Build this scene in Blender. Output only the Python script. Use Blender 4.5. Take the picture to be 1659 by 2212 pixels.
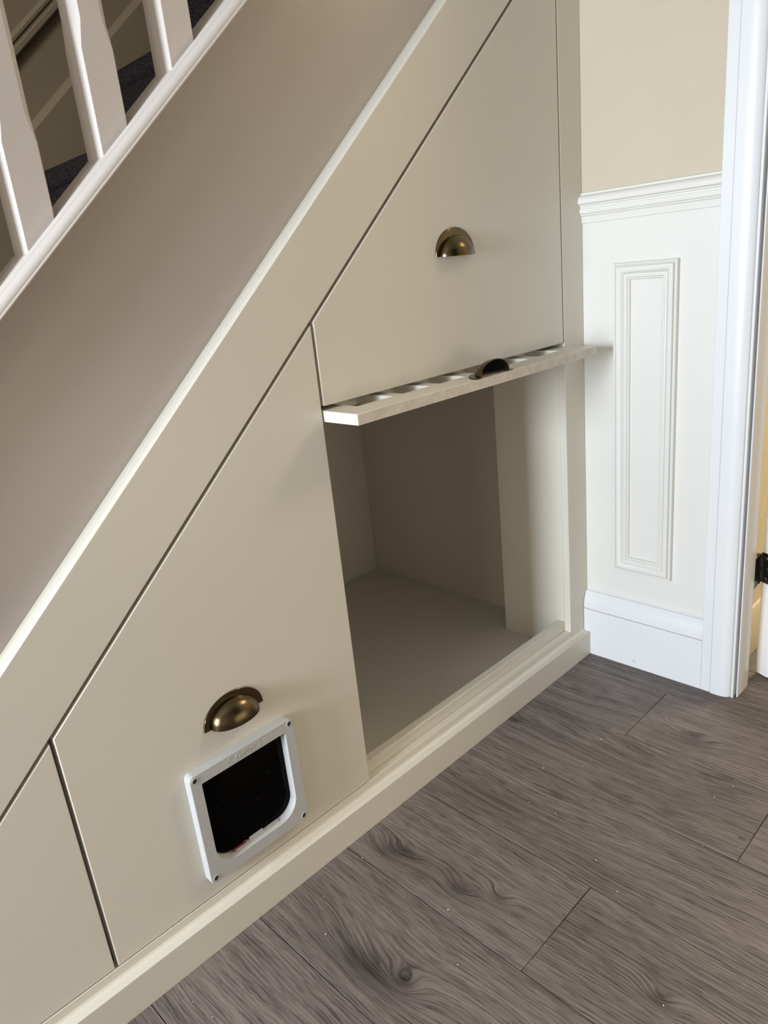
import bpy, bmesh, math, random
from mathutils import Vector, Matrix

# ------------------------------------------------------------------ clear
for o in list(bpy.data.objects):
    bpy.data.objects.remove(o, do_unlink=True)
SC = bpy.context.scene
COL = SC.collection
random.seed(7)

# ------------------------------------------------------------------ camera
# world: x along the cupboard towards the end wall, y into the cupboard, z up (metres)
cam_d = bpy.data.cameras.new('camera')
cam = bpy.data.objects.new('camera', cam_d)
COL.objects.link(cam)
RX = Vector((0.7048125, -0.7021200, -0.1013254))
RY = Vector((-0.2935343, -0.1586160, -0.9426975))
RZ = Vector((0.6458150, 0.6941674, -0.3178908))
M = Matrix((( RX.x, -RY.x, -RZ.x, -1.4912),
            ( RX.y, -RY.y, -RZ.y, -0.8798),
            ( RX.z, -RY.z, -RZ.z,  1.0000),
            (0, 0, 0, 1)))
cam.matrix_world = M
cam_d.sensor_fit = 'VERTICAL'
cam_d.sensor_height = 36.0
cam_d.lens = 25.677
cam_d.clip_start = 0.02
SC.camera = cam

# ------------------------------------------------------------------ world, lamps, exposure
world = bpy.data.worlds.new('world')
SC.world = world
world.use_nodes = True
bg = world.node_tree.nodes['Background']
bg.inputs[0].default_value = (0.80, 0.90, 1.0, 1)
bg.inputs[1].default_value = 0.04

def area(name, loc, target, sx, sy, power, color):
    d = bpy.data.lights.new(name, 'AREA')
    d.shape = 'RECTANGLE'
    d.size, d.size_y = sx, sy
    d.energy = power
    d.color = color
    o = bpy.data.objects.new(name, d)
    COL.objects.link(o)
    o.location = loc
    o.rotation_euler = (Vector(target) - Vector(loc)).to_track_quat('-Z', 'Y').to_euler()
    return o

# daylight through the glazed front door at the left end of the hall
area('front_door_daylight', (-3.62, -0.255, 1.12), (0.0, -0.255, 1.00), 0.40, 0.85, 122, (0.80, 0.89, 1.0))
area('left_fill', (-3.62, -1.00, 1.20), (0.0, -1.00, 1.10), 0.60, 1.60, 14, (1.0, 0.93, 0.82))  # weak warm fill added from the left to balance brightness
# low warm fill added behind the camera for plinth and lower doors
area('low_room_fill', (-0.30, -1.73, 0.40), (-0.30, 0.0, 0.30), 1.2, 0.70, 5.0, (1.0, 0.89, 0.72))
# fill added to brighten the door gap, then warm lamp of the room beyond
area('beyond_fill', (2.58, -0.72, 1.35), (0.2, -0.50, 0.9), 0.7, 1.5, 110, (1.0, 0.90, 0.70))
area('beyond_lamp', (1.1, -1.1, 2.3), (1.0, -0.6, 0.0), 0.6, 0.6, 24, (1.0, 0.84, 0.56))

SC.view_settings.view_transform = 'Standard'
SC.view_settings.look = 'None'
SC.view_settings.gamma = 1.0
SC.view_settings.use_curve_mapping = False
SC.view_settings.exposure = 0.06

# ------------------------------------------------------------------ material helpers
def new_mat(name):
    m = bpy.data.materials.new(name)
    m.use_nodes = True
    nt = m.node_tree
    b = nt.nodes['Principled BSDF']
    return m, nt, b

def nd(nt, typ, **kw):
    n = nt.nodes.new(typ)
    for k, v in kw.items():
        setattr(n, k, v)
    return n

def paint(name, col, rough=0.42, var=0.03, bump=0.05, scale=60.0, stretch=(1, 1, 1), spec=0.5, bdist=0.001, blotch=3.0):
    """brushed / sprayed paint: flat colour, faint mottling, faint brush relief"""
    m, nt, b = new_mat(name)
    geo = nd(nt, 'ShaderNodeNewGeometry')
    mp = nd(nt, 'ShaderNodeMapping')
    mp.inputs['Scale'].default_value = stretch
    nt.links.new(geo.outputs['Position'], mp.inputs[0])
    n1 = nd(nt, 'ShaderNodeTexNoise')
    n1.inputs['Scale'].default_value = blotch
    n1.inputs['Detail'].default_value = 3
    nt.links.new(geo.outputs['Position'], n1.inputs['Vector'])
    n2 = nd(nt, 'ShaderNodeTexNoise')
    n2.inputs['Scale'].default_value = scale
    n2.inputs['Detail'].default_value = 3
    nt.links.new(mp.outputs[0], n2.inputs['Vector'])
    r = nd(nt, 'ShaderNodeValToRGB')
    r.color_ramp.elements[0].position = 0.3
    r.color_ramp.elements[1].position = 0.7
    r.color_ramp.elements[0].color = tuple(c * (1 - var) for c in col) + (1,)
    r.color_ramp.elements[1].color = tuple(min(1, c * (1 + var)) for c in col) + (1,)
    nt.links.new(n1.outputs[0], r.inputs[0])
    nt.links.new(r.outputs[0], b.inputs['Base Color'])
    bp = nd(nt, 'ShaderNodeBump')
    bp.inputs['Strength'].default_value = bump
    bp.inputs['Distance'].default_value = bdist
    nt.links.new(n2.outputs[0], bp.inputs['Height'])
    nt.links.new(bp.outputs[0], b.inputs['Normal'])
    b.inputs['Roughness'].default_value = rough
    b.inputs['Specular IOR Level'].default_value = spec
    return m

def scuffed(name, col, rough, mark=(0.25, 0.24, 0.22), amount=0.64, scale=28.0):
    """gloss paint with a few small dark scuffs near the floor"""
    m = paint(name, col, rough, 0.02, 0.06, 120, (1, 1, 0.06))
    nt = m.node_tree
    b = nt.nodes['Principled BSDF']
    src = b.inputs['Base Color'].links[0].from_socket
    geo = nd(nt, 'ShaderNodeNewGeometry')
    n = nd(nt, 'ShaderNodeTexNoise')
    n.inputs['Scale'].default_value = scale
    n.inputs['Detail'].default_value = 8
    n.inputs['Roughness'].default_value = 0.7
    nt.links.new(geo.outputs['Position'], n.inputs['Vector'])
    r = nd(nt, 'ShaderNodeMapRange')
    r.inputs['From Min'].default_value = amount
    r.inputs['From Max'].default_value = amount + 0.08
    nt.links.new(n.outputs[0], r.inputs['Value'])
    sp = nd(nt, 'ShaderNodeSeparateXYZ')
    nt.links.new(geo.outputs['Position'], sp.inputs[0])
    zr = nd(nt, 'ShaderNodeMapRange')
    zr.inputs['From Min'].default_value = 0.28
    zr.inputs['From Max'].default_value = 0.0
    zr.inputs['To Min'].default_value = 0.0
    zr.inputs['To Max'].default_value = 0.8
    nt.links.new(sp.outputs['Z'], zr.inputs['Value'])
    mu = nd(nt, 'ShaderNodeMath', operation='MULTIPLY')
    nt.links.new(r.outputs[0], mu.inputs[0])
    nt.links.new(zr.outputs[0], mu.inputs[1])
    mx = nd(nt, 'ShaderNodeMix', data_type='RGBA')
    nt.links.new(mu.outputs[0], mx.inputs[0])
    nt.links.new(src, mx.inputs[6])
    mx.inputs[7].default_value = mark + (1,)
    nt.links.new(mx.outputs[2], b.inputs['Base Color'])
    return m

CUP = (0.650, 0.612, 0.528)
MAT = {}
MAT['cupboard'] = paint('cupboard_eggshell_paint', CUP, 0.36, 0.015, 0.03, 240)
MAT['mdf_edge'] = paint('primed_mdf_edge', (0.60, 0.555, 0.48), 0.6, 0.10, 0.1, 300, blotch=60)
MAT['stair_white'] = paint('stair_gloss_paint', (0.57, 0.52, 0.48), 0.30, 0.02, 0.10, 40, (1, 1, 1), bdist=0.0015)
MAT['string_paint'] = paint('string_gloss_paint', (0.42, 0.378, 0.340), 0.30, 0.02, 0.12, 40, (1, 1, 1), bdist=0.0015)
MAT['trim_white'] = scuffed('trim_gloss_paint', (0.71, 0.715, 0.72), 0.28)
MAT['wall_white'] = paint('panel_wall_paint', (0.69, 0.678, 0.632), 0.5, 0.02, 0.05, 90)
MAT['wall_cream'] = paint('cream_wall_paint', (0.51, 0.452, 0.338), 0.6, 0.03, 0.05, 90)
MAT['wall_stair_shaded'] = paint('shaded_stair_wall_paint', (0.165, 0.119, 0.066), 0.6, 0.03, 0.05, 90)  # cream wall with the stairwell shade put into its colour
MAT['wall_darkened'] = paint('darkened_wall_paint', (0.24, 0.20, 0.15), 0.6, 0.03, 0.05, 90)  # unseen wall darkened so the brass handles reflect a dim hall
MAT['wall_yellow'] = paint('yellow_cream_wall_paint', (0.80, 0.70, 0.50), 0.6, 0.03, 0.05, 90)
MAT['ceiling'] = paint('ceiling_paint', (0.55, 0.53, 0.48), 0.8, 0.02, 0.05, 90)
MAT['plastic'] = paint('white_plastic', (0.46, 0.457, 0.45), 0.55, 0.01, 0.02, 600, spec=0.3)
MAT['subfloor'] = paint('dark_underlay', (0.02, 0.017, 0.015), 0.9)

def simple(name, col, rough, metallic=0.0, spec=0.5, noise=0.15, scale=300):
    m, nt, b = new_mat(name)
    n = nd(nt, 'ShaderNodeTexNoise')
    n.inputs['Scale'].default_value = scale
    geo = nd(nt, 'ShaderNodeNewGeometry')
    nt.links.new(geo.outputs['Position'], n.inputs['Vector'])
    r = nd(nt, 'ShaderNodeMapRange')
    r.inputs['To Min'].default_value = rough * (1 - noise)
    r.inputs['To Max'].default_value = rough * (1 + noise)
    nt.links.new(n.outputs[0], r.inputs['Value'])
    nt.links.new(r.outputs[0], b.inputs['Roughness'])
    b.inputs['Base Color'].default_value = col + (1,)
    b.inputs['Metallic'].default_value = metallic
    b.inputs['Specular IOR Level'].default_value = spec
    return m

MAT['screw_dark'] = simple('dark_screw_steel', (0.06, 0.06, 0.055), 0.45, 0.6)
MAT['red_plastic'] = simple('red_plastic', (0.16, 0.008, 0.018), 0.4)
MAT['hinge'] = simple('black_hinge_metal', (0.012, 0.012, 0.012), 0.30, 0.2)
MAT['cup_inside_shade'] = simple('shaded_cup_inside', (0.012, 0.010, 0.007), 0.6, 0.2, 0.2)  # near-black: shade inside the cup put into the colour
MAT['steel'] = simple('worn_steel_screw', (0.10, 0.10, 0.10), 0.35, 0.8)
MAT['crumb'] = simple('pale_crumb', (0.7, 0.66, 0.6), 0.8)

# smoked pane of the cat flap: black plastic with a few specks of dust
m, nt, b = new_mat('black_smoked_plastic')
geo = nd(nt, 'ShaderNodeNewGeometry')
v = nd(nt, 'ShaderNodeTexVoronoi')
v.inputs['Scale'].default_value = 95
nt.links.new(geo.outputs['Position'], v.inputs['Vector'])
lt = nd(nt, 'ShaderNodeMath', operation='LESS_THAN')
lt.inputs[1].default_value = 0.055
nt.links.new(v.outputs['Distance'], lt.inputs[0])
n = nd(nt, 'ShaderNodeTexNoise')
n.inputs['Scale'].default_value = 26
nt.links.new(geo.outputs['Position'], n.inputs['Vector'])
g2 = nd(nt, 'ShaderNodeMath', operation='GREATER_THAN')
g2.inputs[1].default_value = 0.56
nt.links.new(n.outputs[0], g2.inputs[0])
mu = nd(nt, 'ShaderNodeMath', operation='MULTIPLY')
nt.links.new(lt.outputs[0], mu.inputs[0]); nt.links.new(g2.outputs[0], mu.inputs[1])
mx = nd(nt, 'ShaderNodeMix', data_type='RGBA')
nt.links.new(mu.outputs[0], mx.inputs[0])
mx.inputs[6].default_value = (0.0012, 0.0012, 0.0012, 1)
mx.inputs[7].default_value = (0.18, 0.18, 0.18, 1)
nt.links.new(mx.outputs[2], b.inputs['Base Color'])
b.inputs['Roughness'].default_value = 0.12
b.inputs['Specular IOR Level'].default_value = 0.06
MAT['black_plastic'] = m

# antique brushed brass
m, nt, b = new_mat('antique_brushed_brass')
b.inputs['Metallic'].default_value = 1.0
tc = nd(nt, 'ShaderNodeTexCoord')
mp = nd(nt, 'ShaderNodeMapping')
mp.inputs['Scale'].default_value = (25, 200, 420)
nt.links.new(tc.outputs['Object'], mp.inputs[0])
n = nd(nt, 'ShaderNodeTexNoise')
n.inputs['Scale'].default_value = 3.0
n.inputs['Detail'].default_value = 4
nt.links.new(mp.outputs[0], n.inputs['Vector'])
r = nd(nt, 'ShaderNodeValToRGB')
r.color_ramp.elements[0].color = (0.085, 0.063, 0.032, 1)
r.color_ramp.elements[1].color = (0.160, 0.124, 0.068, 1)
nt.links.new(n.outputs[0], r.inputs[0])
nt.links.new(r.outputs[0], b.inputs['Base Color'])
bp = nd(nt, 'ShaderNodeBump')
bp.inputs['Strength'].default_value = 0.12
bp.inputs['Distance'].default_value = 0.0006
nt.links.new(n.outputs[0], bp.inputs['Height'])
nt.links.new(bp.outputs[0], b.inputs['Normal'])
b.inputs['Roughness'].default_value = 0.23
MAT['brass'] = m

# carpet
m, nt, b = new_mat('dark_flecked_carpet')
geo = nd(nt, 'ShaderNodeNewGeometry')
n = nd(nt, 'ShaderNodeTexNoise')
n.inputs['Scale'].default_value = 520
n.inputs['Detail'].default_value = 4
n.inputs['Roughness'].default_value = 0.75
nt.links.new(geo.outputs['Position'], n.inputs['Vector'])
r = nd(nt, 'ShaderNodeValToRGB')
r.color_ramp.elements[0].position = 0.47
r.color_ramp.elements[0].color = (0.004, 0.003, 0.0035, 1)
r.color_ramp.elements[1].position = 0.68
r.color_ramp.elements[1].color = (0.12, 0.088, 0.078, 1)
nt.links.new(n.outputs[0], r.inputs[0])
nt.links.new(r.outputs[0], b.inputs['Base Color'])
bp = nd(nt, 'ShaderNodeBump')
bp.inputs['Strength'].default_value = 1.0
bp.inputs['Distance'].default_value = 0.006
nt.links.new(n.outputs[0], bp.inputs['Height'])
nt.links.new(bp.outputs[0], b.inputs['Normal'])
b.inputs['Roughness'].default_value = 1.0
b.inputs['Specular IOR Level'].default_value = 0.1
MAT['carpet'] = m

# grey-brown oak laminate; grain runs along y, the rings bend round the knots
def plank_material():
    m, nt, b = new_mat('grey_oak_laminate')
    L = nt.links.new
    geo = nd(nt, 'ShaderNodeNewGeometry')
    oi = nd(nt, 'ShaderNodeObjectInfo')
    def math_(op, a, bb=None, c=None):
        n = nd(nt, 'ShaderNodeMath', operation=op)
        for i, v in enumerate((a, bb, c)):
            if v is None: continue
            if isinstance(v, (int, float)): n.inputs[i].default_value = v
            else: L(v, n.inputs[i])
        return n.outputs[0]
    def noise(vec, scale, detail=2, rough=0.5, dist=0.0):
        n = nd(nt, 'ShaderNodeTexNoise')
        n.inputs['Scale'].default_value = scale
        n.inputs['Detail'].default_value = detail
        n.inputs['Roughness'].default_value = rough
        n.inputs['Distortion'].default_value = dist
        L(vec, n.inputs['Vector'])
        return n.outputs[0]
    def mapped(vec, scale):
        mp = nd(nt, 'ShaderNodeMapping')
        mp.inputs['Scale'].default_value = scale
        L(vec, mp.inputs[0])
        return mp.outputs[0]
    P = geo.outputs['Position']
    off = nd(nt, 'ShaderNodeCombineXYZ')
    L(math_('MULTIPLY', oi.outputs['Random'], 3.7), off.inputs[0])
    L(math_('MULTIPLY', oi.outputs['Random'], 17.3), off.inputs[1])
    add = nd(nt, 'ShaderNodeVectorMath', operation='ADD')
    L(P, add.inputs[0]); L(off.outputs[0], add.inputs[1])
    Q = add.outputs[0]
    sp = nd(nt, 'ShaderNodeSeparateXYZ'); L(P, sp.inputs[0])
    X, Y = sp.outputs[0], sp.outputs[1]
    # (x, y, half-width x, half-length y, ring push, darkness)
    knots = [(-0.994, -0.207, 0.016, 0.045, 0.035, 0.75), (-0.976, -0.262, 0.011, 0.016, 0.030, 1.0),
             (-0.955, -0.225, 0.030, 0.060, 0.030, 0.25), (-1.005, -0.165, 0.03, 0.09, 0.0, 0.30),
             (-0.811, -0.060, 0.014, 0.026, 0.030, 0.65), (-0.795, -0.097, 0.011, 0.024, 0.022, 0.55),
             (-0.794, -0.219, 0.012, 0.022, 0.030, 0.60), (-0.766, -0.277, 0.010, 0.015, 0.026, 0.55),
             (-0.800, -0.150, 0.026, 0.110, 0.015, 0.30),
             (-0.560, -0.205, 0.026, 0.110, 0.045, 0.10), (-0.333, -0.290, 0.040, 0.160, 0.070, 0.05),
             (-0.431, -0.276, 0.012, 0.022, 0.014, 0.45), (-0.434, -0.322, 0.010, 0.020, 0.012, 0.40),
             (-0.420, -0.400, 0.012, 0.022, 0.014, 0.50), (-0.433, -0.449, 0.010, 0.022, 0.012, 0.50),
             (-0.353, -0.010, 0.010, 0.016, 0.016, 0.8), (-0.190, -0.350, 0.016, 0.030, 0.020, 0.55),
             (-0.192, -0.310, 0.018, 0.050, 0.020, 0.30), (-0.764, -0.551, 0.010, 0.018, 0.026, 0.85),
             (-0.402, -0.526, 0.004, 0.006, 0.006, 0.8), (-0.19, -0.06, 0.03, 0.09, 0.04, 0.05)]
    ring = None; dark = None
    for kx, ky, sx, sy, push, dk in knots:
        ax = math_('MULTIPLY', math_('SUBTRACT', X, kx), 1.0 / sx)
        ay = math_('MULTIPLY', math_('SUBTRACT', Y, ky), 1.0 / sy)
        r2 = math_('ADD', math_('MULTIPLY', ax, ax), math_('MULTIPLY', ay, ay))
        wide = math_('POWER', 2.71828, math_('MULTIPLY', r2, -0.30))
        tight = math_('POWER', 2.71828, math_('MULTIPLY', r2, -0.9))
        if push:
            t = math_('MULTIPLY', wide, push * 0.7)
            ring = t if ring is None else math_('ADD', ring, t)
        t = math_('MULTIPLY', tight, dk)
        dark = t if dark is None else math_('ADD', dark, t)
    warp = noise(mapped(Q, (5.0, 1.3, 1)), 1.0, 3, 0.5)
    warp2 = noise(mapped(Q, (26.0, 7.0, 1)), 1.0, 3, 0.55)
    F = math_('ADD', math_('ADD', X, ring), math_('ADD', math_('MULTIPLY', warp, 0.060), math_('MULTIPLY', warp2, 0.006)))
    lines = math_('SINE', math_('MULTIPLY', F, 2 * math.pi * 165))
    lines_b = math_('SINE', math_('MULTIPLY', F, 2 * math.pi * 42))
    # streaks that follow the same rings
    cv = nd(nt, 'ShaderNodeCombineXYZ')
    L(math_('MULTIPLY', F, 330), cv.inputs[0]); L(math_('MULTIPLY', Y, 11), cv.inputs[1])
    L(math_('MULTIPLY', oi.outputs['Random'], 20), cv.inputs[2])
    streak = noise(cv.outputs[0], 1.0, 3, 0.6)
    cv2 = nd(nt, 'ShaderNodeCombineXYZ')
    L(math_('MULTIPLY', F, 48), cv2.inputs[0]); L(math_('MULTIPLY', Y, 2.0), cv2.inputs[1])
    L(math_('MULTIPLY', oi.outputs['Random'], 20), cv2.inputs[2])
    broad = noise(cv2.outputs[0], 1.0, 3, 0.55)
    blot = noise(mapped(Q, (9, 4, 1)), 1.0, 3, 0.55)
    # thin dark pores: short dashes that lie along the rings
    cv3 = nd(nt, 'ShaderNodeCombineXYZ')
    L(math_('MULTIPLY', F, 520), cv3.inputs[0]); L(math_('MULTIPLY', Y, 30), cv3.inputs[1])
    L(math_('MULTIPLY', oi.outputs['Random'], 31), cv3.inputs[2])
    pn = noise(cv3.outputs[0], 1.0, 1, 0.4)
    pr = nd(nt, 'ShaderNodeMapRange')
    pr.inputs['From Min'].default_value = 0.47; pr.inputs['From Max'].default_value = 0.34
    L(pn, pr.inputs['Value'])
    pores = pr.outputs[0]
    h = math_('MULTIPLY_ADD', math_('SUBTRACT', streak, 0.5), 0.62, 0.31)
    h = math_('SUBTRACT', h, math_('MULTIPLY', pores, 0.15))
    h = math_('ADD', h, math_('MULTIPLY', lines, 0.045))
    h = math_('ADD', h, math_('MULTIPLY', lines_b, 0.020))
    h = math_('ADD', h, math_('MULTIPLY', broad, 0.42))
    h = math_('ADD', h, math_('MULTIPLY', blot, 0.20))
    h = math_('ADD', h, math_('MULTIPLY', math_('SUBTRACT', oi.outputs['Random'], 0.6), 0.09))
    h = math_('SUBTRACT', h, math_('MULTIPLY', dark, math_('MULTIPLY_ADD', streak, 0.45, 0.06)))
    cr = nd(nt, 'ShaderNodeValToRGB')
    e = cr.color_ramp.elements
    e[0].position = 0.14; e[0].color = (0.019, 0.0146, 0.0138, 1)
    e[1].position = 0.78; e[1].color = (0.222, 0.187, 0.172, 1)
    k = e.new(0.40); k.color = (0.082, 0.0665, 0.0612, 1)
    k = e.new(0.56); k.color = (0.139, 0.115, 0.1062, 1)
    L(h, cr.inputs[0])
    L(cr.outputs[0], b.inputs['Base Color'])
    bp = nd(nt, 'ShaderNodeBump')
    bp.inputs['Strength'].default_value = 0.35
    bp.inputs['Distance'].default_value = 0.0012
    L(math_('SUBTRACT', math_('MULTIPLY', streak, 0.7), math_('MULTIPLY', pores, 0.5)), bp.inputs['Height'])
    L(bp.outputs[0], b.inputs['Normal'])
    b.inputs['Roughness'].default_value = 0.50
    b.inputs['Specular IOR Level'].default_value = 0.32
    return m
MAT['plank'] = plank_material()

# ------------------------------------------------------------------ object helpers
def tag(o, label=None, cat=None, group=None, kind=None):
    if label: o['label'] = label
    if cat: o['category'] = cat
    if group: o['group'] = group
    if kind: o['kind'] = kind
    return o

def world_loc(o):
    p = Vector(o.location)
    while o.parent:
        o = o.parent
        p += Vector(o.location)
    return p

def empty(name, loc, label=None, cat=None, kind=None, parent=None):
    o = bpy.data.objects.new(name, None)
    COL.objects.link(o)
    o.empty_display_size = 0.05
    o.location = loc
    if parent:
        o.parent = parent
        o.location = Vector(loc) - world_loc(parent)
    tag(o, label, cat, None, kind)
    return o

def obj(name, verts, faces, mat, parent=None, bevel=0.0, seg=2, smooth=35, origin=None, solid=0.0):
    """one mesh object; verts are world coordinates"""
    vs = [Vector(v) for v in verts]
    if origin is None:
        lo = Vector((min(v[i] for v in vs) for i in range(3)))
        hi = Vector((max(v[i] for v in vs) for i in range(3)))
        origin = (lo + hi) / 2
        origin.z = lo.z
    origin = Vector(origin)
    me = bpy.data.meshes.new(name)
    me.from_pydata([tuple(v - origin) for v in vs], [], faces)
    bm = bmesh.new(); bm.from_mesh(me)
    bmesh.ops.remove_doubles(bm, verts=bm.verts, dist=1e-6)
    bmesh.ops.recalc_face_normals(bm, faces=bm.faces)
    bm.to_mesh(me); bm.free()
    me.materials.append(MAT[mat])
    if smooth:
        me.polygons.foreach_set('use_smooth', [True] * len(me.polygons))
        me.set_sharp_from_angle(angle=math.radians(smooth))
    o = bpy.data.objects.new(name, me)
    COL.objects.link(o)
    if parent:
        o.parent = parent
        o.location = origin - world_loc(parent)
    else:
        o.location = origin
    if solid:
        md = o.modifiers.new('thickness', 'SOLIDIFY'); md.thickness = solid; md.offset = -1
    if bevel:
        md = o.modifiers.new('soft_edge', 'BEVEL')
        md.width = bevel; md.segments = seg; md.limit_method = 'ANGLE'; md.angle_limit = math.radians(40)
        md.harden_normals = False
    return o

def extrude(poly, fn, a, b):
    """poly: list of 2d points; fn(u, v, t) -> world point; capped prism from t=a to t=b"""
    n = len(poly)
    V = [fn(u, v, a) for u, v in poly] + [fn(u, v, b) for u, v in poly]
    F = [list(range(n)), list(range(2 * n - 1, n - 1, -1))]
    F += [[i, (i + 1) % n, n + (i + 1) % n, n + i] for i in range(n)]
    return V, F

XZ = lambda u, v, t: (u, t, v)     # polygon in x,z extruded along y
XY = lambda u, v, t: (u, v, t)     # polygon in x,y extruded along z
XZy = XZ
YZx = lambda u, v, t: (t, u, v)    # polygon in y,z extruded along x

def box(x0, x1, y0, y1, z0, z1):
    return extrude([(x0, y0), (x1, y0), (x1, y1), (x0, y1)], XY, z0, z1)

def join(*parts):
    V, F = [], []
    for v, f in parts:
        k = len(V)
        V += list(v)
        F += [[i + k for i in q] for q in f]
    return V, F

def cyl(c, axis, r, h, n=20, r2=None):
    """cylinder from c along unit axis"""
    a = Vector(axis).normalized()
    t = a.orthogonal().normalized(); s = a.cross(t)
    r2 = r if r2 is None else r2
    V = []
    for k, rr in ((0, r), (h, r2)):
        for i in range(n):
            an = 2 * math.pi * i / n
            V.append(Vector(c) + a * k + (t * math.cos(an) + s * math.sin(an)) * rr)
    F = [list(range(n))[::-1], list(range(n, 2 * n))] + [[i, (i + 1) % n, n + (i + 1) % n, n + i] for i in range(n)]
    return V, F

SL = 0.8955                        # rise over run of the stair
ANG = math.atan(SL)
def slope_pt(c):                   # (y, n) profile point at distance n (perpendicular) from the line z = c + SL x
    return lambda y, nn, x: (x - nn * math.sin(ANG), y, c + SL * x + nn * math.cos(ANG))

# ------------------------------------------------------------------ floor
floor = empty('floor', (0, 0, 0), 'grey-brown oak laminate floor of long planks', None, 'structure')
obj('underlay', *box(-3.7, 2.6, -2.45, 0.95, -0.05, -0.0125), 'subfloor', floor)
PW = 0.198
seams = [-0.0605 + PW * k for k in range(13, -19, -1)]
joint0 = {0: [-1.20], -1: [-0.2315], -2: [-0.5390], -3: [-1.05], -4: [-0.3815], -5: [-0.93]}
for k in range(-17, 13):
    xa = -0.0605 + PW * k
    xb = xa + PW
    ks = k
    cuts = joint0.get(ks, [-0.25 - ((ks * 0.37) % 1.0)])
    ys = [0.016]
    y = cuts[0]
    while y > -2.45:
        ys.append(y); y -= 1.285
    ys.append(-2.45)
    for ya, yb in zip(ys[1:], ys[:-1]):
        if yb - ya < 0.01: continue
        g = 0.0005
        o = obj('plank', *box(xa + g, xb - g, ya + g, yb - g, -0.012, 0.0), 'plank', floor, bevel=0.0008, seg=1)

# ------------------------------------------------------------------ room shell
FACE = 0.018                       # front plane of doors and face frame
WALL = 0.020                       # hall side of the end wall
H = 2.6
right = empty('wall_right', (0.05, -1.2, 0), 'end wall with dado rail beside the cupboard', None, 'structure')
obj('panelled_dado', *box(WALL, 0.082, -0.345, 0.0355, 0.0, 1.045), 'wall_white', right)
obj('upper_plaster', *box(WALL, 0.082, -0.345, 0.0355, 1.045, H), 'wall_cream', right)
obj('plaster_beyond_doorway', *box(WALL, 0.082, -2.4, -1.155, 0.0, H), 'wall_cream', right)
obj('plaster_over_doorway', *box(WALL, 0.082, -1.155, -0.345, 2.06, H), 'wall_cream', right)
tag(obj('wall_back', *box(-3.7, 2.6, 0.90, 0.98, 0, H + 0.9), 'wall_stair_shaded'), 'cream wall on the far side of the stairs', None, None, 'structure')
lw = join(box(-3.78, -3.70, -2.45, -0.85, 0, H), box(-3.78, -3.70, -0.02, 0.98, 0, H + 0.9), box(-3.78, -3.70, -0.85, -0.02, 2.05, H))
tag(obj('wall_left', *lw, 'wall_cream'), 'hall wall at the left around the front door opening', None, None, 'structure')
fw = join(box(-3.7, -0.95, -1.83, -1.75, 0, H), box(0.45, 2.6, -1.83, -1.75, 0, H), box(-0.95, 0.45, -1.83, -1.75, 2.05, H))
tag(obj('wall_front', *fw, 'wall_darkened'), 'hall wall behind the photographer with an opening for the added fill light', None, None, 'structure')
tag(obj('ceiling', *join(box(-3.7, 0.05, -2.45, 0.0, H, H + 0.1), box(-3.7, 2.6, 0.0, 0.98, H + 0.9, H + 1.0), box(0.05, 2.6, -2.45, -0.30, 2.5, 2.6)), 'ceiling'),
    'plain off-white ceiling', None, None, 'structure')
beyond = obj('wall_beyond', *join(box(0.083, 2.6, -0.305, -0.225, 0, 2.5), box(2.6, 2.7, -2.45, -0.225, 0, 2.5)), 'wall_yellow')
tag(beyond, 'pale yellow wall of the room seen through the door gap', None, None, 'structure')
bb = [(-0.3055, 0.0), (-0.318, 0.0), (-0.318, 0.105), (-0.312, 0.122), (-0.3055, 0.122)]
tag(obj('baseboard_beyond', *extrude(bb, YZx, 0.11, 2.6), 'wall_yellow', bevel=0.001), 'cream skirting at the foot of the yellow wall', None, None, 'structure')

# skirting with an ogee top, along the end wall
sk = [(0.0195, 0.0), (0.0, 0.0), (0.0, 0.1250), (0.0045, 0.1255), (0.0045, 0.1264), (0.0004, 0.1270), (0.0008, 0.137), (0.0022, 0.147), (0.005, 0.156),
      (0.0088, 0.162), (0.0102, 0.1645), (0.0098, 0.1690), (0.0108, 0.1712), (0.0150, 0.1722), (0.0180, 0.1740), (0.0195, 0.1762)]
tag(obj('baseboard_right', *extrude(sk, XZ, -0.2832, 0.0170), 'trim_white', smooth=30),
    'tall white moulded skirting between cupboard and door casing', None, None, 'structure')

# dado rail
dr = [(0.0195, 1.1045), (0.0165, 1.1035), (0.0150, 1.1020), (0.0145, 1.0985), (0.0110, 1.0975), (0.0085, 1.0965), (0.0050, 1.0935), (0.0030, 1.0895), (0.0026, 1.0850),
      (0.0040, 1.0812), (0.0068, 1.0795), (0.0092, 1.0790), (0.0090, 1.0768), (0.0118, 1.0752), (0.0122, 1.0725), (0.0102, 1.0715), (0.0092, 1.0685), (0.0090, 1.0650),
      (0.0105, 1.0615), (0.0132, 1.0598), (0.0132, 1.0578), (0.0158, 1.0562), (0.0165, 1.0545), (0.0170, 1.0430), (0.0180, 1.0420), (0.0195, 1.0420)]
tag(obj('trim_1', *extrude(dr, XZ, -0.2832, 0.0178), 'wall_white', smooth=28), 'white reeded dado rail on the end wall', None, None, 'structure')

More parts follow.
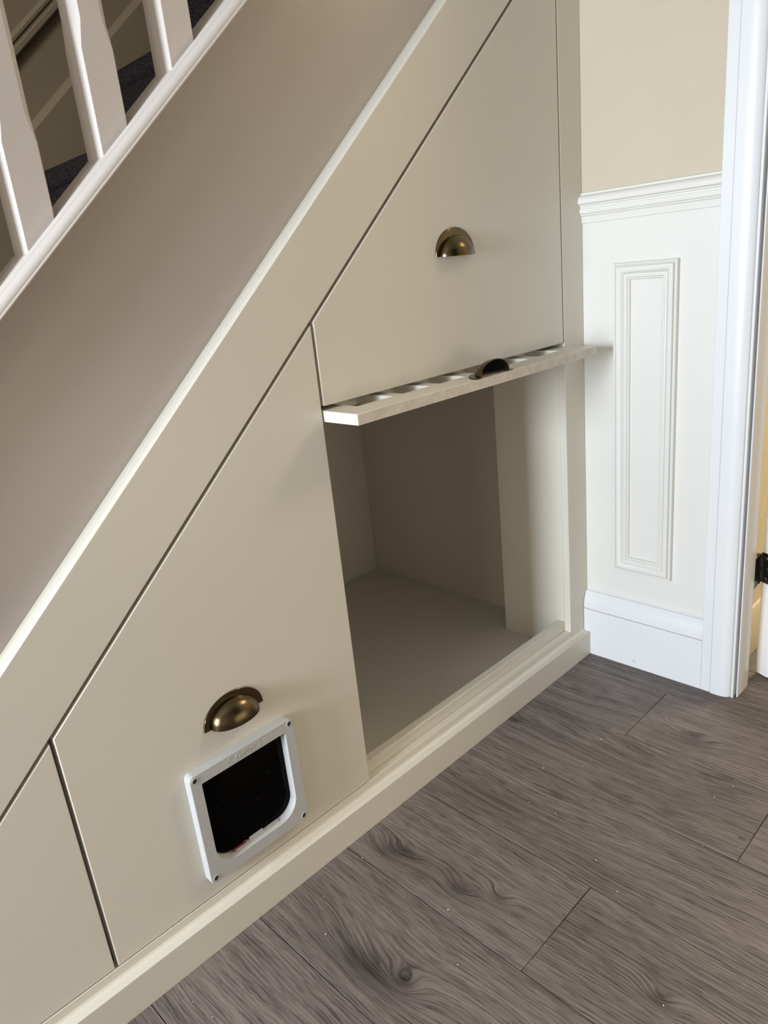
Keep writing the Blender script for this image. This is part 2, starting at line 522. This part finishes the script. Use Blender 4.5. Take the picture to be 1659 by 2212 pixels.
# rectangular panel moulding (mitred frame)
pm = [(0.0, 0.0), (0.0, 0.0065), (0.0010, 0.0080), (0.0028, 0.0086), (0.0046, 0.0080), (0.0058, 0.0062), (0.0068, 0.0060), (0.0078, 0.0100), (0.0092, 0.0110), (0.0130, 0.0112),
      (0.0170, 0.0102), (0.0200, 0.0080), (0.0222, 0.0056), (0.0245, 0.0042), (0.0262, 0.0046), (0.0276, 0.0060), (0.0296, 0.0062), (0.0310, 0.0050), (0.0318, 0.0034),
      (0.0332, 0.0040), (0.0348, 0.0032), (0.0356, 0.0018), (0.0356, 0.0)]
ya, yb, za, zb = -0.2010, -0.0600, 0.2482, 0.9548
V, F = [], []
for d, h in pm:
    x = WALL - 0.0004 - 1.3 * h
    V += [(x, yb - d, za + d), (x, ya + d, za + d), (x, ya + d, zb - d), (x, yb - d, zb - d)]
np_ = len(pm)
for i in range(np_):
    j = (i + 1) % np_
    for q in range(4):
        F.append([4 * i + q, 4 * i + (q + 1) % 4, 4 * j + (q + 1) % 4, 4 * j + q])
tag(obj('trim_2', V, F, 'wall_white', smooth=28), 'tall narrow rectangular white panel moulding below the dado rail', None, None, 'structure')

# ------------------------------------------------------------------ door casing, jamb, door
casing = empty('trim_3', (0.02, -0.32, 0), 'white door casing and jamb at the right of the end wall', None, 'structure')
def casing_side(mirror):
    f = (lambda y: y) if not mirror else (lambda y: -1.515 - y)
    P = lambda pts: [(x, f(y)) for x, y in pts]
    top = 2.08
    obj('casing_board', *extrude(P([(WALL, -0.2832), (0.0012, -0.2832), (0.0, -0.2842), (0.0, -0.3043), (0.0008, -0.3050), (WALL, -0.3050)]), XY, 0.0, top), 'trim_white', casing, smooth=30)
    bull = [(WALL, -0.3060), (-0.0018, -0.3060), (-0.0030, -0.3070)]
    for i in range(0, 13):
        t = i / 12
        a = t * math.pi / 2
        bull.append((-0.0030 + 0.0155 * (1 - math.cos(a)) ** 1.15, -0.3205 - 0.0285 * math.sin(a)))
    bull.append((WALL, -0.3490))
    obj('casing_bullnose', *extrude(P(bull), XY, 0.0, top), 'trim_white', casing, smooth=30)
    obj('casing_fillet', *extrude(P([(0.030, -0.3492), (0.0062, -0.3492), (0.0052, -0.3500), (0.0052, -0.3536), (0.0062, -0.3544), (0.030, -0.3544)]), XY, 0.0, top), 'trim_white', casing, smooth=30)
    obj('jamb', *extrude(P([(0.0150, -0.3452 - 0.0128), (0.0140, -0.3590), (0.0145, -0.3605), (0.0165, -0.3612), (0.070, -0.3612), (0.078, -0.3600), (0.083, -0.3560), (0.083, -0.3460), (0.0310, -0.3460), (0.0310, -0.3570)]),
        XY, 0.0, top), 'trim_white', casing, smooth=40)
casing_side(False)
casing_side(True)
obj('casing_head', *box(0.0, 0.0195, -1.21, -0.305, 2.082, 2.16), 'trim_white', casing, bevel=0.003)

door = empty('door_1', (0.118, -0.3535, 0.0), 'white door standing open into the yellow room', None, 'structure')
dv = Vector((0.910, -0.415)).normalized()          # direction the open leaf runs
ev = Vector((-0.415, -0.910)).normalized()         # across its edge
c0 = Vector((0.1345, -0.3540))
def dp(a, e):                                       # a along leaf, e across thickness
    p = c0 + dv * a + ev * e
    return (p.x, p.y)
leaf_poly = []
R_ = 0.007
for cx_, cy_, a0 in ((R_, 0.0385 - R_, 90), (R_, R_, 180)):
    for i in range(7):
        an = math.radians(a0 + i * 15)
        leaf_poly.append(dp(cx_ + R_ * math.cos(an), cy_ + R_ * math.sin(an)))
leaf_poly += [dp(0.76, 0.0), dp(0.76, 0.0385)]
obj('door_leaf', *extrude(leaf_poly, XY, 0.007, 1.985), 'trim_white', door, smooth=40)
hinge = empty('hinge', (0.118, -0.3535, 0.24), 'black butt hinge with five knuckles', None, None, door)
kc = Vector((0.1215, -0.3525))
zk = [0.2390, 0.2535, 0.2675, 0.2810, 0.2975, 0.3110]
for i in range(5):
    obj('knuckle', *cyl((kc.x, kc.y, zk[i] + 0.0003), (0, 0, 1), 0.0052 if i % 2 == 0 else 0.0050, zk[i + 1] - zk[i] - 0.0006, 16), 'hinge', hinge, bevel=0.0005, seg=1)
def hp(a, e): return dp(a, e)
lf = [hp(-0.0014, 0.0005), hp(-0.0014, 0.0330), hp(-0.0001, 0.0330), hp(-0.0001, 0.0005)]
obj('hinge_leaf', *extrude(lf, XY, 0.2390, 0.3110), 'hinge', hinge, bevel=0.0004, seg=1)
jl = [(0.0832, -0.3585), (0.0832, -0.3460), (0.0846, -0.3460), (0.0846, -0.3560), (kc.x - 0.004, kc.y - 0.0012), (kc.x - 0.004, kc.y - 0.0030)]
obj('jamb_leaf', *extrude(jl, XY, 0.2390, 0.3110), 'hinge', hinge)
for zz_, ee in ((0.2985, 0.0130), (0.2740, 0.0180), (0.2500, 0.0130)):
    p = hp(-0.0014, ee)
    obj('hinge_screw', *cyl((p[0], p[1], zz_), (-dv.x, -dv.y, 0), 0.0042, 0.0009, 16, 0.0032), 'steel', hinge)

# ------------------------------------------------------------------ under-stairs cupboard
cup = empty('understairs_cupboard', (-0.75, 0.03, 0), 'greige built-in cupboard under the stairs with sloping doors, flap door raised', 'cupboard')
GAPC = 1.6186                      # lower edge of the sloping rail: z = GAPC + SL x
DOORC = 1.6118                     # upper edge of the doors
TOPC = 1.7547                      # upper edge of the sloping rail
XL = -1.86
xr = WALL - 0.0005
rail = [((0.083 - TOPC) / SL, 0.083), ((0.083 - GAPC) / SL, 0.083), (-0.0615, GAPC - SL * 0.0615), (xr, GAPC + SL * xr), (xr, TOPC + SL * xr)]
obj('sloping_rail', *extrude(rail, XZ, FACE, 0.0395), 'cupboard', cup, bevel=0.0012)
stile = [(-0.0615, 0.0635), (xr, 0.0635), (xr, GAPC + SL * xr), (-0.0615, GAPC - SL * 0.0615)]
obj('stile', *extrude(stile, XZ, FACE, 0.0355), 'cupboard', cup, bevel=0.0010)
obj('bottom_rail', *box((0.083 - TOPC) / SL, -0.0615, FACE, 0.0355, 0.0635, 0.0825), 'cupboard', cup, bevel=0.0012)
pl = [(0.0175, 0.0), (0.0, 0.0), (0.0, 0.0620), (0.0010, 0.0632), (0.0130, 0.0636), (0.0160, 0.0642), (0.0175, 0.0660), (0.0180, 0.0660), (0.0355, 0.0633), (0.0355, 0.0)]
pl = [(0.0355, 0.0), (0.0, 0.0), (0.0, 0.0622), (0.0010, 0.0632), (0.0355, 0.0634)]
obj('plinth', *extrude(pl, YZx, -2.05, -0.0005), 'cupboard', cup, bevel=0.0008)
# painted-over caulk fillet between plinth and bottom rail
cf = [(0.0179, 0.0633), (0.0125, 0.0633), (0.0150, 0.0640), (0.0168, 0.0655), (0.0179, 0.0690)]
obj('caulk_fillet', *extrude(cf, YZx, -1.86, -0.001), 'cupboard', cup, smooth=60)
# carcass
obj('base_panel', *box(-0.785, 0.041, 0.036, 0.8355, 0.012, 0.030), 'cupboard', cup)
obj('back_panel', *box(-0.785, 0.060, 0.8365, 0.855, 0.012, 0.802), 'cupboard', cup)
obj('side_panel', *box(0.042, 0.060, 0.036, 0.8360, 0.012, 0.802), 'cupboard', cup)
obj('divider_panel', *box(-0.7855, -0.7675, 0.0365, 0.8360, 0.030, 0.802), 'cupboard', cup)
obj('return_panel', *box(-0.0615, -0.0435, 0.0356, 0.2205, 0.030, 0.802), 'cupboard', cup, bevel=0.0008)
obj('shelf_panel', *box(-0.7855, 0.060, 0.0370, 0.8550, 0.8030, 0.8180), 'cupboard', cup)
obj('stop_strip', *box(-0.7670, -0.0620, 0.0357, 0.0555, 0.0305, 0.1075), 'cupboard', cup, bevel=0.0014)

BK = 0.0362                         # back of the doors
# doors (hinged, closed) and the raised flap door
upper = [(-0.7610, 0.7995), (-0.0655, 0.7995), (-0.0655, DOORC - SL * 0.0655), (-0.7610, DOORC - SL * 0.7610)]
d_up = obj('door', *extrude(upper, XZ, FACE, BK), 'cupboard', cup, bevel=0.0013)
tag(d_up, 'upper sloping door above the raised flap')
lower = [(-1.2723, 0.0843), (-0.7662, 0.0843), (-0.7662, DOORC - SL * 0.7662), (-1.2723, DOORC - SL * 1.2723)]
d_lo = obj('door', *extrude(lower, XZ, FACE, BK), 'cupboard', cup, bevel=0.0016)
tag(d_lo, 'lower sloping door with the cat flap')
left = [((0.0843 - DOORC) / SL, 0.0843), (-1.2775, 0.0843), (-1.2775, DOORC - SL * 1.2775)]
d_le = obj('door', *extrude(left, XZ, FACE, BK), 'cupboard', cup, bevel=0.0013)
tag(d_le, 'small triangular door at the low end')

# flap door: a plate with six ventilation slots, slid up into the cupboard
xs = [-0.7630]
for a, bq in ((-0.7155, -0.6335), (-0.6095, -0.5400), (-0.5150, -0.4425), (-0.4080, -0.3390), (-0.3060, -0.2382), (-0.2065, -0.1260)):
    xs += [a, bq]
xs.append(-0.0630)
ys = [-0.0610, -0.0100, 0.0800, 0.6530]
zb_, zt_ = 0.7742, 0.7923
V, F = [], []
nx, ny = len(xs), len(ys)
for z in (zb_, zt_):
    for y in ys:
        for x in xs: V.append((x, y, z))
vid = lambda i, j, k: k * nx * ny + j * nx + i
hole = lambda i, j: j == 1 and i % 2 == 1 and 0 <= i < nx - 1
solid_ = lambda i, j: 0 <= i < nx - 1 and 0 <= j < ny - 1 and not hole(i, j)
for i in range(nx - 1):
    for j in range(ny - 1):
        if not solid_(i, j): continue
        F.append([vid(i, j, 1), vid(i + 1, j, 1), vid(i + 1, j + 1, 1), vid(i, j + 1, 1)])
        F.append([vid(i, j, 0), vid(i, j + 1, 0), vid(i + 1, j + 1, 0), vid(i + 1, j, 0)])
        for (di, dj, a, c) in ((0, -1, (i, j), (i + 1, j)), (1, 0, (i + 1, j), (i + 1, j + 1)), (0, 1, (i + 1, j + 1), (i, j + 1)), (-1, 0, (i, j + 1), (i, j))):
            if not solid_(i + di, j + dj):
                F.append([vid(*a, 0), vid(*c, 0), vid(*c, 1), vid(*a, 1)])
d_fl = obj('flap_door', V, F, 'cupboard', cup, bevel=0.0010)
tag(d_fl, 'raised horizontal flap door with a row of ventilation slots')
# the front edge is bare grey primer
d_fl.data.materials.append(MAT['mdf_edge'])
for p in d_fl.data.polygons:
    if p.normal.y < -0.9 and abs(p.center.y + d_fl.location.y + world_loc(cup).y + 0.061) < 1e-3:
        p.material_index = 1

# ------------------------------------------------------------------ cup handles (two levels: door > cup_handle is one mesh: flange + shell)
def cup_mesh(w=0.1075, hgt=0.0445, dw=0.0855, dh=0.0350, prot=0.0275, th=0.0022, wall=0.0014):
    """local: x across, z up from the straight bottom, -y out of the door"""
    V, F = [], []
    n = 36
    out = [(-w / 2 * math.cos(math.pi * i / n), hgt * math.sin(math.pi * i / n) ** 0.92) for i in range(n + 1)]
    inn = [(-(dw / 2 - wall) * math.cos(math.pi * i / n), (dh - wall) * math.sin(math.pi * i / n)) for i in range(n + 1)]
    e = 0.0007
    rows = [[(x, 0, z) for x, z in out], [(x, -th + e, z) for x, z in out], [(x * 0.990, -th, z * 0.982) for x, z in out], [(x, -th, z) for x, z in inn], [(x, 0, z) for x, z in inn]]
    for rr in rows: V += rr
    m_ = n + 1
    for k in range(5):
        k2 = (k + 1) % 5
        for i in range(n):
            F.append([k * m_ + i, k * m_ + i + 1, k2 * m_ + i + 1, k2 * m_ + i])
    F.append([k * m_ for k in range(5)]); F.append([k * m_ + n for k in range(5)][::-1])
    flange = (V, F)
    V, F = [], []
    nv = 16
    for a, p_, h_ in ((dw / 2, prot, dh), (dw / 2 - wall, prot - wall, dh - wall)):
        for j in range(nv + 1):
            vv = math.pi / 2 * j / nv
            for i in range(n + 1):
                u = math.pi * i / n
                su = math.sin(u)
                V.append((-a * math.cos(u), -th * 0.6 - p_ * (su ** 0.9) * math.sin(vv), h_ * su * math.cos(vv) - 0.0012 * su * math.sin(vv)))
    sh = (nv + 1) * m_
    for s in (0, sh):
        for j in range(nv):
            for i in range(n):
                F.append([s + j * m_ + i, s + j * m_ + i + 1, s + (j + 1) * m_ + i + 1, s + (j + 1) * m_ + i])
    for i in range(n):
        F.append([nv * m_ + i, nv * m_ + i + 1, sh + nv * m_ + i + 1, sh + nv * m_ + i])
    return join(flange, (V, F))

def cup_handle(parent, fn, **kw):
    V, F = cup_mesh(**kw)
    o = obj('cup_handle', [fn(*v) for v in V], F, 'brass', parent, smooth=40)
    o.data.materials.append(MAT['cup_inside_shade'])
    # the concave inside of the cup has its shade painted in
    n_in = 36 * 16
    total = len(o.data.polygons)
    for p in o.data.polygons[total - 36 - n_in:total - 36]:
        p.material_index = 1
    return o
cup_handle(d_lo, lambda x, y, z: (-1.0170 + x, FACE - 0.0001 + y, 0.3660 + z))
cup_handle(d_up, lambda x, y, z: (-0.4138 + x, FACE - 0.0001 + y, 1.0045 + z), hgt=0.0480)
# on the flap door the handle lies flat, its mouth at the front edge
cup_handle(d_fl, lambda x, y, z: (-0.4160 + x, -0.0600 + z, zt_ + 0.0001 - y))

# ------------------------------------------------------------------ cat flap
cat = empty('cat_flap', (-1.0205, 0.0175, 0.1187), 'white square plastic cat flap with black pane on the lower door', 'cat flap')
CF = 0.0015
def rrect(x0, x1, z0, z1, rbl, rbr, rtr, rtl, n=8):
    P = []
    for cx, cz, r, a0 in ((x0 + rbl, z0 + rbl, rbl, 180), (x1 - rbr, z0 + rbr, rbr, 270), (x1 - rtr, z1 - rtr, rtr, 0), (x0 + rtl, z1 - rtl, rtl, 90)):
        for i in range(n + 1):
            a = math.radians(a0 + 90 * i / n)
            P.append((cx + r * math.cos(a), cz + r * math.sin(a)))
    return P
outer = rrect(-1.1175, -0.9235, 0.1187, 0.3195, 0.010, 0.010, 0.010, 0.010)
outer_f = rrect(-1.1163, -0.9247, 0.1199, 0.3183, 0.009, 0.009, 0.009, 0.009)
inner_f = rrect(-1.0992, -0.9420, 0.1400, 0.2997, 0.036, 0.036, 0.0015, 0.0015)
inner_g = rrect(-1.0986, -0.9426, 0.1406, 0.2993, 0.0354, 0.0354, 0.0012, 0.0012)
inner_b = rrect(-1.0978, -0.9434, 0.1414, 0.2990, 0.0346, 0.0346, 0.0010, 0.0010)
rows = [[(x, FACE - 0.0002, z) for x, z in outer], [(x, CF + 0.0012, z) for x, z in outer], [(x, CF, z) for x, z in outer_f],
        [(x, CF, z) for x, z in inner_f], [(x, CF + 0.0010, z) for x, z in inner_g], [(x, FACE - 0.0002, z) for x, z in inner_b]]
n_ = len(outer)
V = [p for r in rows for p in r]
F = []
for k in range(6):
    k2 = (k + 1) % 6
    for i in range(n_):
        j = (i + 1) % n_
        F.append([k * n_ + i, k * n_ + j, k2 * n_ + j, k2 * n_ + i])
frame = obj('frame', V, F, 'plastic', cat, smooth=40)
for sx_, sz_ in ((-1.1087, 0.3105), (-0.9322, 0.3112), (-0.9325, 0.1277), (-1.1080, 0.1285)):
    s_ = obj('screw', *cyl((sx_, CF + 0.0010, sz_), (0, -1, 0), 0.0040, 0.0012, 20), 'screw_dark', frame)
    ring_ = []
    V, F = [], []
    for rr, yy in ((0.0040, CF + 0.0002), (0.0040, CF - 0.0007), (0.0050, CF - 0.0007), (0.0053, CF + 0.0002)):
        for i in range(24):
            a = 2 * math.pi * i / 24
            V.append((sx_ + rr * math.cos(a), yy, sz_ + rr * math.sin(a)))
    for k in range(4):
        for i in range(24):
            F.append([k * 24 + i, k * 24 + (i + 1) % 24, ((k + 1) % 4) * 24 + (i + 1) % 24, ((k + 1) % 4) * 24 + i])
    obj('screw_collar', V, F, 'plastic', frame, smooth=40)
# swinging pane with a raised inner border
pane_o = rrect(-1.0975, -0.9437, 0.1440, 0.2985, 0.0330, 0.0330, 0.001, 0.001)
pane_i = rrect(-1.0905, -0.9500, 0.1520, 0.2930, 0.0100, 0.0270, 0.002, 0.002)
pane_j = rrect(-1.0893, -0.9512, 0.1532, 0.2918, 0.0090, 0.0260, 0.002, 0.002)
rows = [[(x, FACE - 0.0004, z) for x, z in pane_o], [(x, FACE - 0.0022, z) for x, z in pane_o], [(x, FACE - 0.0022, z) for x, z in pane_i], [(x, FACE - 0.0034, z) for x, z in pane_j]]
V = [p for r in rows for p in r]
F = [list(range(n_))]
for k in range(3):
    for i in range(n_):
        j = (i + 1) % n_
        F.append([k * n_ + i, k * n_ + j, (k + 1) * n_ + j, (k + 1) * n_ + i])
F.append(list(range(3 * n_, 4 * n_)))
tag(obj('pane', V, F, 'black_plastic', cat, smooth=40), 'black smoked pane')
# bottom lip of the tunnel with its tabs, and the red locking slide
def tab(name, x0, x1, z0, z1, y0, y1, mat):
    return obj(name, *box(x0, x1, y0, y1, z0, z1), mat, cat, bevel=0.0005, seg=1)
tab('tunnel_lip', -1.063, -0.978, 0.1414, 0.1436, FACE - 0.0080, FACE - 0.0024, 'plastic')
tab('lock_tab', -1.0350, -1.0085, 0.1437, 0.1478, FACE - 0.0072, FACE - 0.0040, 'plastic')
tab('lock_slide', -1.0680, -1.0420, 0.1437, 0.1466, FACE - 0.0068, FACE - 0.0040, 'red_plastic')
tab('lock_slide_grip', -1.0470, -1.0420, 0.1466, 0.1490, FACE - 0.0068, FACE - 0.0040, 'red_plastic')
# embossed badge: raised stadium rim and lettering
V, F = [], []
st_o = rrect(-1.0510, -0.9900, 0.30375, 0.31505, 0.0056, 0.0056, 0.0056, 0.0056)
st_i = rrect(-1.0504, -0.9906, 0.30435, 0.31445, 0.0050, 0.0050, 0.0050, 0.0050)
rows = [[(x, CF + 0.0001, z) for x, z in st_o], [(x, CF - 0.0004, z) for x, z in st_o], [(x, CF - 0.0004, z) for x, z in st_i], [(x, CF + 0.0001, z) for x, z in st_i]]
V = [p for r in rows for p in r]
for k in range(4):
    for i in range(n_):
        j = (i + 1) % n_
        F.append([k * n_ + i, k * n_ + j, ((k + 1) % 4) * n_ + j, ((k + 1) % 4) * n_ + i])
obj('badge_rim', V, F, 'plastic', frame, smooth=40)
def lettering(body, size, fn, parent, mat, name, depth=0.0006, shear=0.18, bold=0.0):
    cu = bpy.data.curves.new('lettering_curve', 'FONT')
    cu.body = body; cu.size = size; cu.extrude = depth / 2; cu.shear = shear
    cu.align_x = 'CENTER'; cu.align_y = 'CENTER'; cu.offset = bold; cu.resolution_u = 4
    t = bpy.data.objects.new('lettering_tmp', cu)
    COL.objects.link(t)
    dg = bpy.context.evaluated_depsgraph_get(); dg.update()
    me = bpy.data.meshes.new_from_object(t.evaluated_get(dg))
    Vv = [fn(*v.co) for v in me.vertices]; Ff = [list(p.vertices) for p in me.polygons]
    bpy.data.objects.remove(t, do_unlink=True); bpy.data.meshes.remove(me); bpy.data.curves.remove(cu)
    return obj(name, Vv, Ff, mat, parent, smooth=0)
lettering('CatMate', 0.0104, lambda x, y, z: (-1.0205 + x * 0.98, CF - 0.0002 - z, 0.3094 + y), frame, 'plastic', 'badge_lettering', depth=0.0010)

# ------------------------------------------------------------------ staircase
CAPC = 2.0859                      # top of the base rail: z = CAPC + SL x
stair = empty('staircase', (-0.9, 0.45, 0.0), 'white painted staircase with square balusters and dark carpeted treads', 'staircase')
xa, xb = -1.80, 0.30
sb = [(xa, 1.60 + SL * xa), (xb, 1.60 + SL * xb), (xb, CAPC - 0.014 + SL * xb), (xa, CAPC - 0.014 + SL * xa)]
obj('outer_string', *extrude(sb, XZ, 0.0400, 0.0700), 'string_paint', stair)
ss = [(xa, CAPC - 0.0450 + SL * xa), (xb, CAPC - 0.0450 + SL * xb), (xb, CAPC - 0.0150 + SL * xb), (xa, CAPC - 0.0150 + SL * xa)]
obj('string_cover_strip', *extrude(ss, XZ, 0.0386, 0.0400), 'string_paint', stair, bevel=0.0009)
# caulk line where the string meets the top of the cupboard rail
cl = [(0.0212 + 0.0100, 0.0001), (0.0399, 0.0001), (0.0399, 0.0048), (0.0385, 0.0026), (0.0362, 0.0008)]
V, F = extrude(cl, slope_pt(TOPC), -1.80, 0.015)
tag(obj('string_caulk', V, F, 'cupboard', stair, smooth=60), 'painted caulk line along the foot of the string')
bp_ = [(0.0850, -0.0100), (0.0850, -0.0010), (0.0840, 0.0), (0.0265, 0.0), (0.0252, -0.0008), (0.0240, -0.0026), (0.0222, -0.0024), (0.0196, -0.0032), (0.0168, -0.0052), (0.0148, -0.0080),
       (0.0140, -0.0112), (0.0142, -0.0124), (0.0128, -0.0128), (0.0124, -0.0140), (0.0132, -0.0152), (0.0400, -0.0152), (0.0400, -0.0140), (0.0700, -0.0140)]
obj('base_rail', *extrude(bp_, slope_pt(CAPC), xa, xb), 'stair_white', stair, smooth=40)
BW = 0.0415
def baluster(x0):
    y0, y1 = 0.0360, 0.0360 + BW
    x1 = x0 + BW
    V, F = [], []
    def ring(zf, ch):
        b0 = len(V)
        pts = [(x0 + ch, y0), (x1 - ch, y0), (x1, y0 + ch), (x1, y1 - ch), (x1 - ch, y1), (x0 + ch, y1), (x0, y1 - ch), (x0, y0 + ch)]
        V.extend([(x, y, zf(x)) for x, y in pts])
        return b0
    zc = CAPC + SL * (x0 + BW / 2)
    r = [ring(lambda x: CAPC + SL * x - 0.0005, 0.0018), ring(lambda x: zc + 0.098, 0.0018), ring(lambda x: zc + 0.128, 0.0075), ring(lambda x: zc + 0.70, 0.0075),
         ring(lambda x: zc + 0.73, 0.0018), ring(lambda x: CAPC + 0.862 + SL * x, 0.0018)]
    for a, c in zip(r[:-1], r[1:]):
        for i in range(8):
            F.append([a + i, a + (i + 1) % 8, c + (i + 1) % 8, c + i])
    F.append([r[0] + i for i in range(8)][::-1]); F.append([r[-1] + i for i in range(8)])
    return obj('baluster', V, F, 'stair_white', stair, smooth=20)
for k in range(-1, 4):
    baluster(-1.1518 + 0.1148 * k)
hr = [(0.030, 0.580), (0.086, 0.580), (0.090, 0.592), (0.084, 0.618), (0.058, 0.628), (0.032, 0.618), (0.026, 0.592)]
hr = [(y, (n_z - 0.580) + 0.862 * math.cos(ANG)) for y, n_z in hr]
obj('handrail', *extrude(hr, slope_pt(CAPC), -1.45, xb), 'stair_white', stair, bevel=0.004)
# carpeted steps
for k in range(-3, 5):
    x0 = -0.869 + 0.2280 * k
    z0 = 1.236 + 0.2042 * k
    pts = [(x0 + 0.016, z0 - 0.2042), (x0 + 0.016, z0 - 0.036), (x0 + 0.004, z0 - 0.030), (x0, z0 - 0.018), (x0 + 0.003, z0 - 0.006), (x0 + 0.012, z0),
           (x0 + 0.2438, z0), (x0 + 0.2438, z0 - 0.2042)]
    obj('carpeted_step', *extrude(pts, XZ, 0.0705, 0.8755), 'carpet', stair, smooth=50)
ws = [(0.8765, -0.30), (0.8765, -0.0380), (0.8785, -0.0350), (0.8860, -0.0300), (0.8990, -0.0262), (0.8990, -0.30)]
tag(obj('wall_string', *extrude(ws, slope_pt(CAPC), -1.9, 0.5), 'wall_stair_shaded', stair, smooth=30), 'cream wall string along the far side of the treads')
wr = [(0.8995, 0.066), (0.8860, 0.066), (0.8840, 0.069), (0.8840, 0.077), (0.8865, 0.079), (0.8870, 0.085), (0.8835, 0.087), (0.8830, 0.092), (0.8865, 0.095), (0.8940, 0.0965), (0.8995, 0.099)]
tag(obj('trim_4', *extrude(wr, slope_pt(CAPC), -1.9, 0.5), 'wall_stair_shaded', smooth=30), 'sloping dado moulding on the wall beyond the stairs', None, None, 'structure')

# ------------------------------------------------------------------ plaster crumbs left on the planks
V, F = [], []
rnd = random.Random(5)
spots = [(-0.0995, -0.0115), (-0.0735, -0.036), (-0.086, -0.03), (-0.145, -0.006), (-0.155, -0.275), (-0.02, -0.34), (-0.30, -0.20), (-0.03, -0.405), (-0.84, -0.23), (-0.905, -0.305), (-0.96, -0.05),
         (-0.33, -0.45), (-1.205, -0.045), (-0.98, -0.43), (-0.90, -0.16), (-0.42, -0.52), (-0.05, -0.26), (-0.77, -0.56), (-0.46, -0.06), (-0.60, -0.36), (-1.00, -0.11)]
spots += [(rnd.uniform(-1.2, 0.0), rnd.uniform(-0.55, -0.02)) for _ in range(26)]
for x, y in spots:
    s = rnd.uniform(0.0005, 0.0012)
    b0 = len(V)
    V += [(x + s, y, s), (x, y + s * 1.3, s), (x - s * 1.4, y, s), (x, y - s, s), (x, y, 2 * s), (x, y, 0.0)]
    F += [[b0, b0 + 1, b0 + 4], [b0 + 1, b0 + 2, b0 + 4], [b0 + 2, b0 + 3, b0 + 4], [b0 + 3, b0, b0 + 4],
          [b0 + 1, b0, b0 + 5], [b0 + 2, b0 + 1, b0 + 5], [b0 + 3, b0 + 2, b0 + 5], [b0, b0 + 3, b0 + 5]]
tag(obj('crumbs', V, F, 'crumb', smooth=0, origin=(0, 0, 0)), 'tiny pale crumbs scattered over the grey laminate floor', 'crumbs', None, 'stuff')
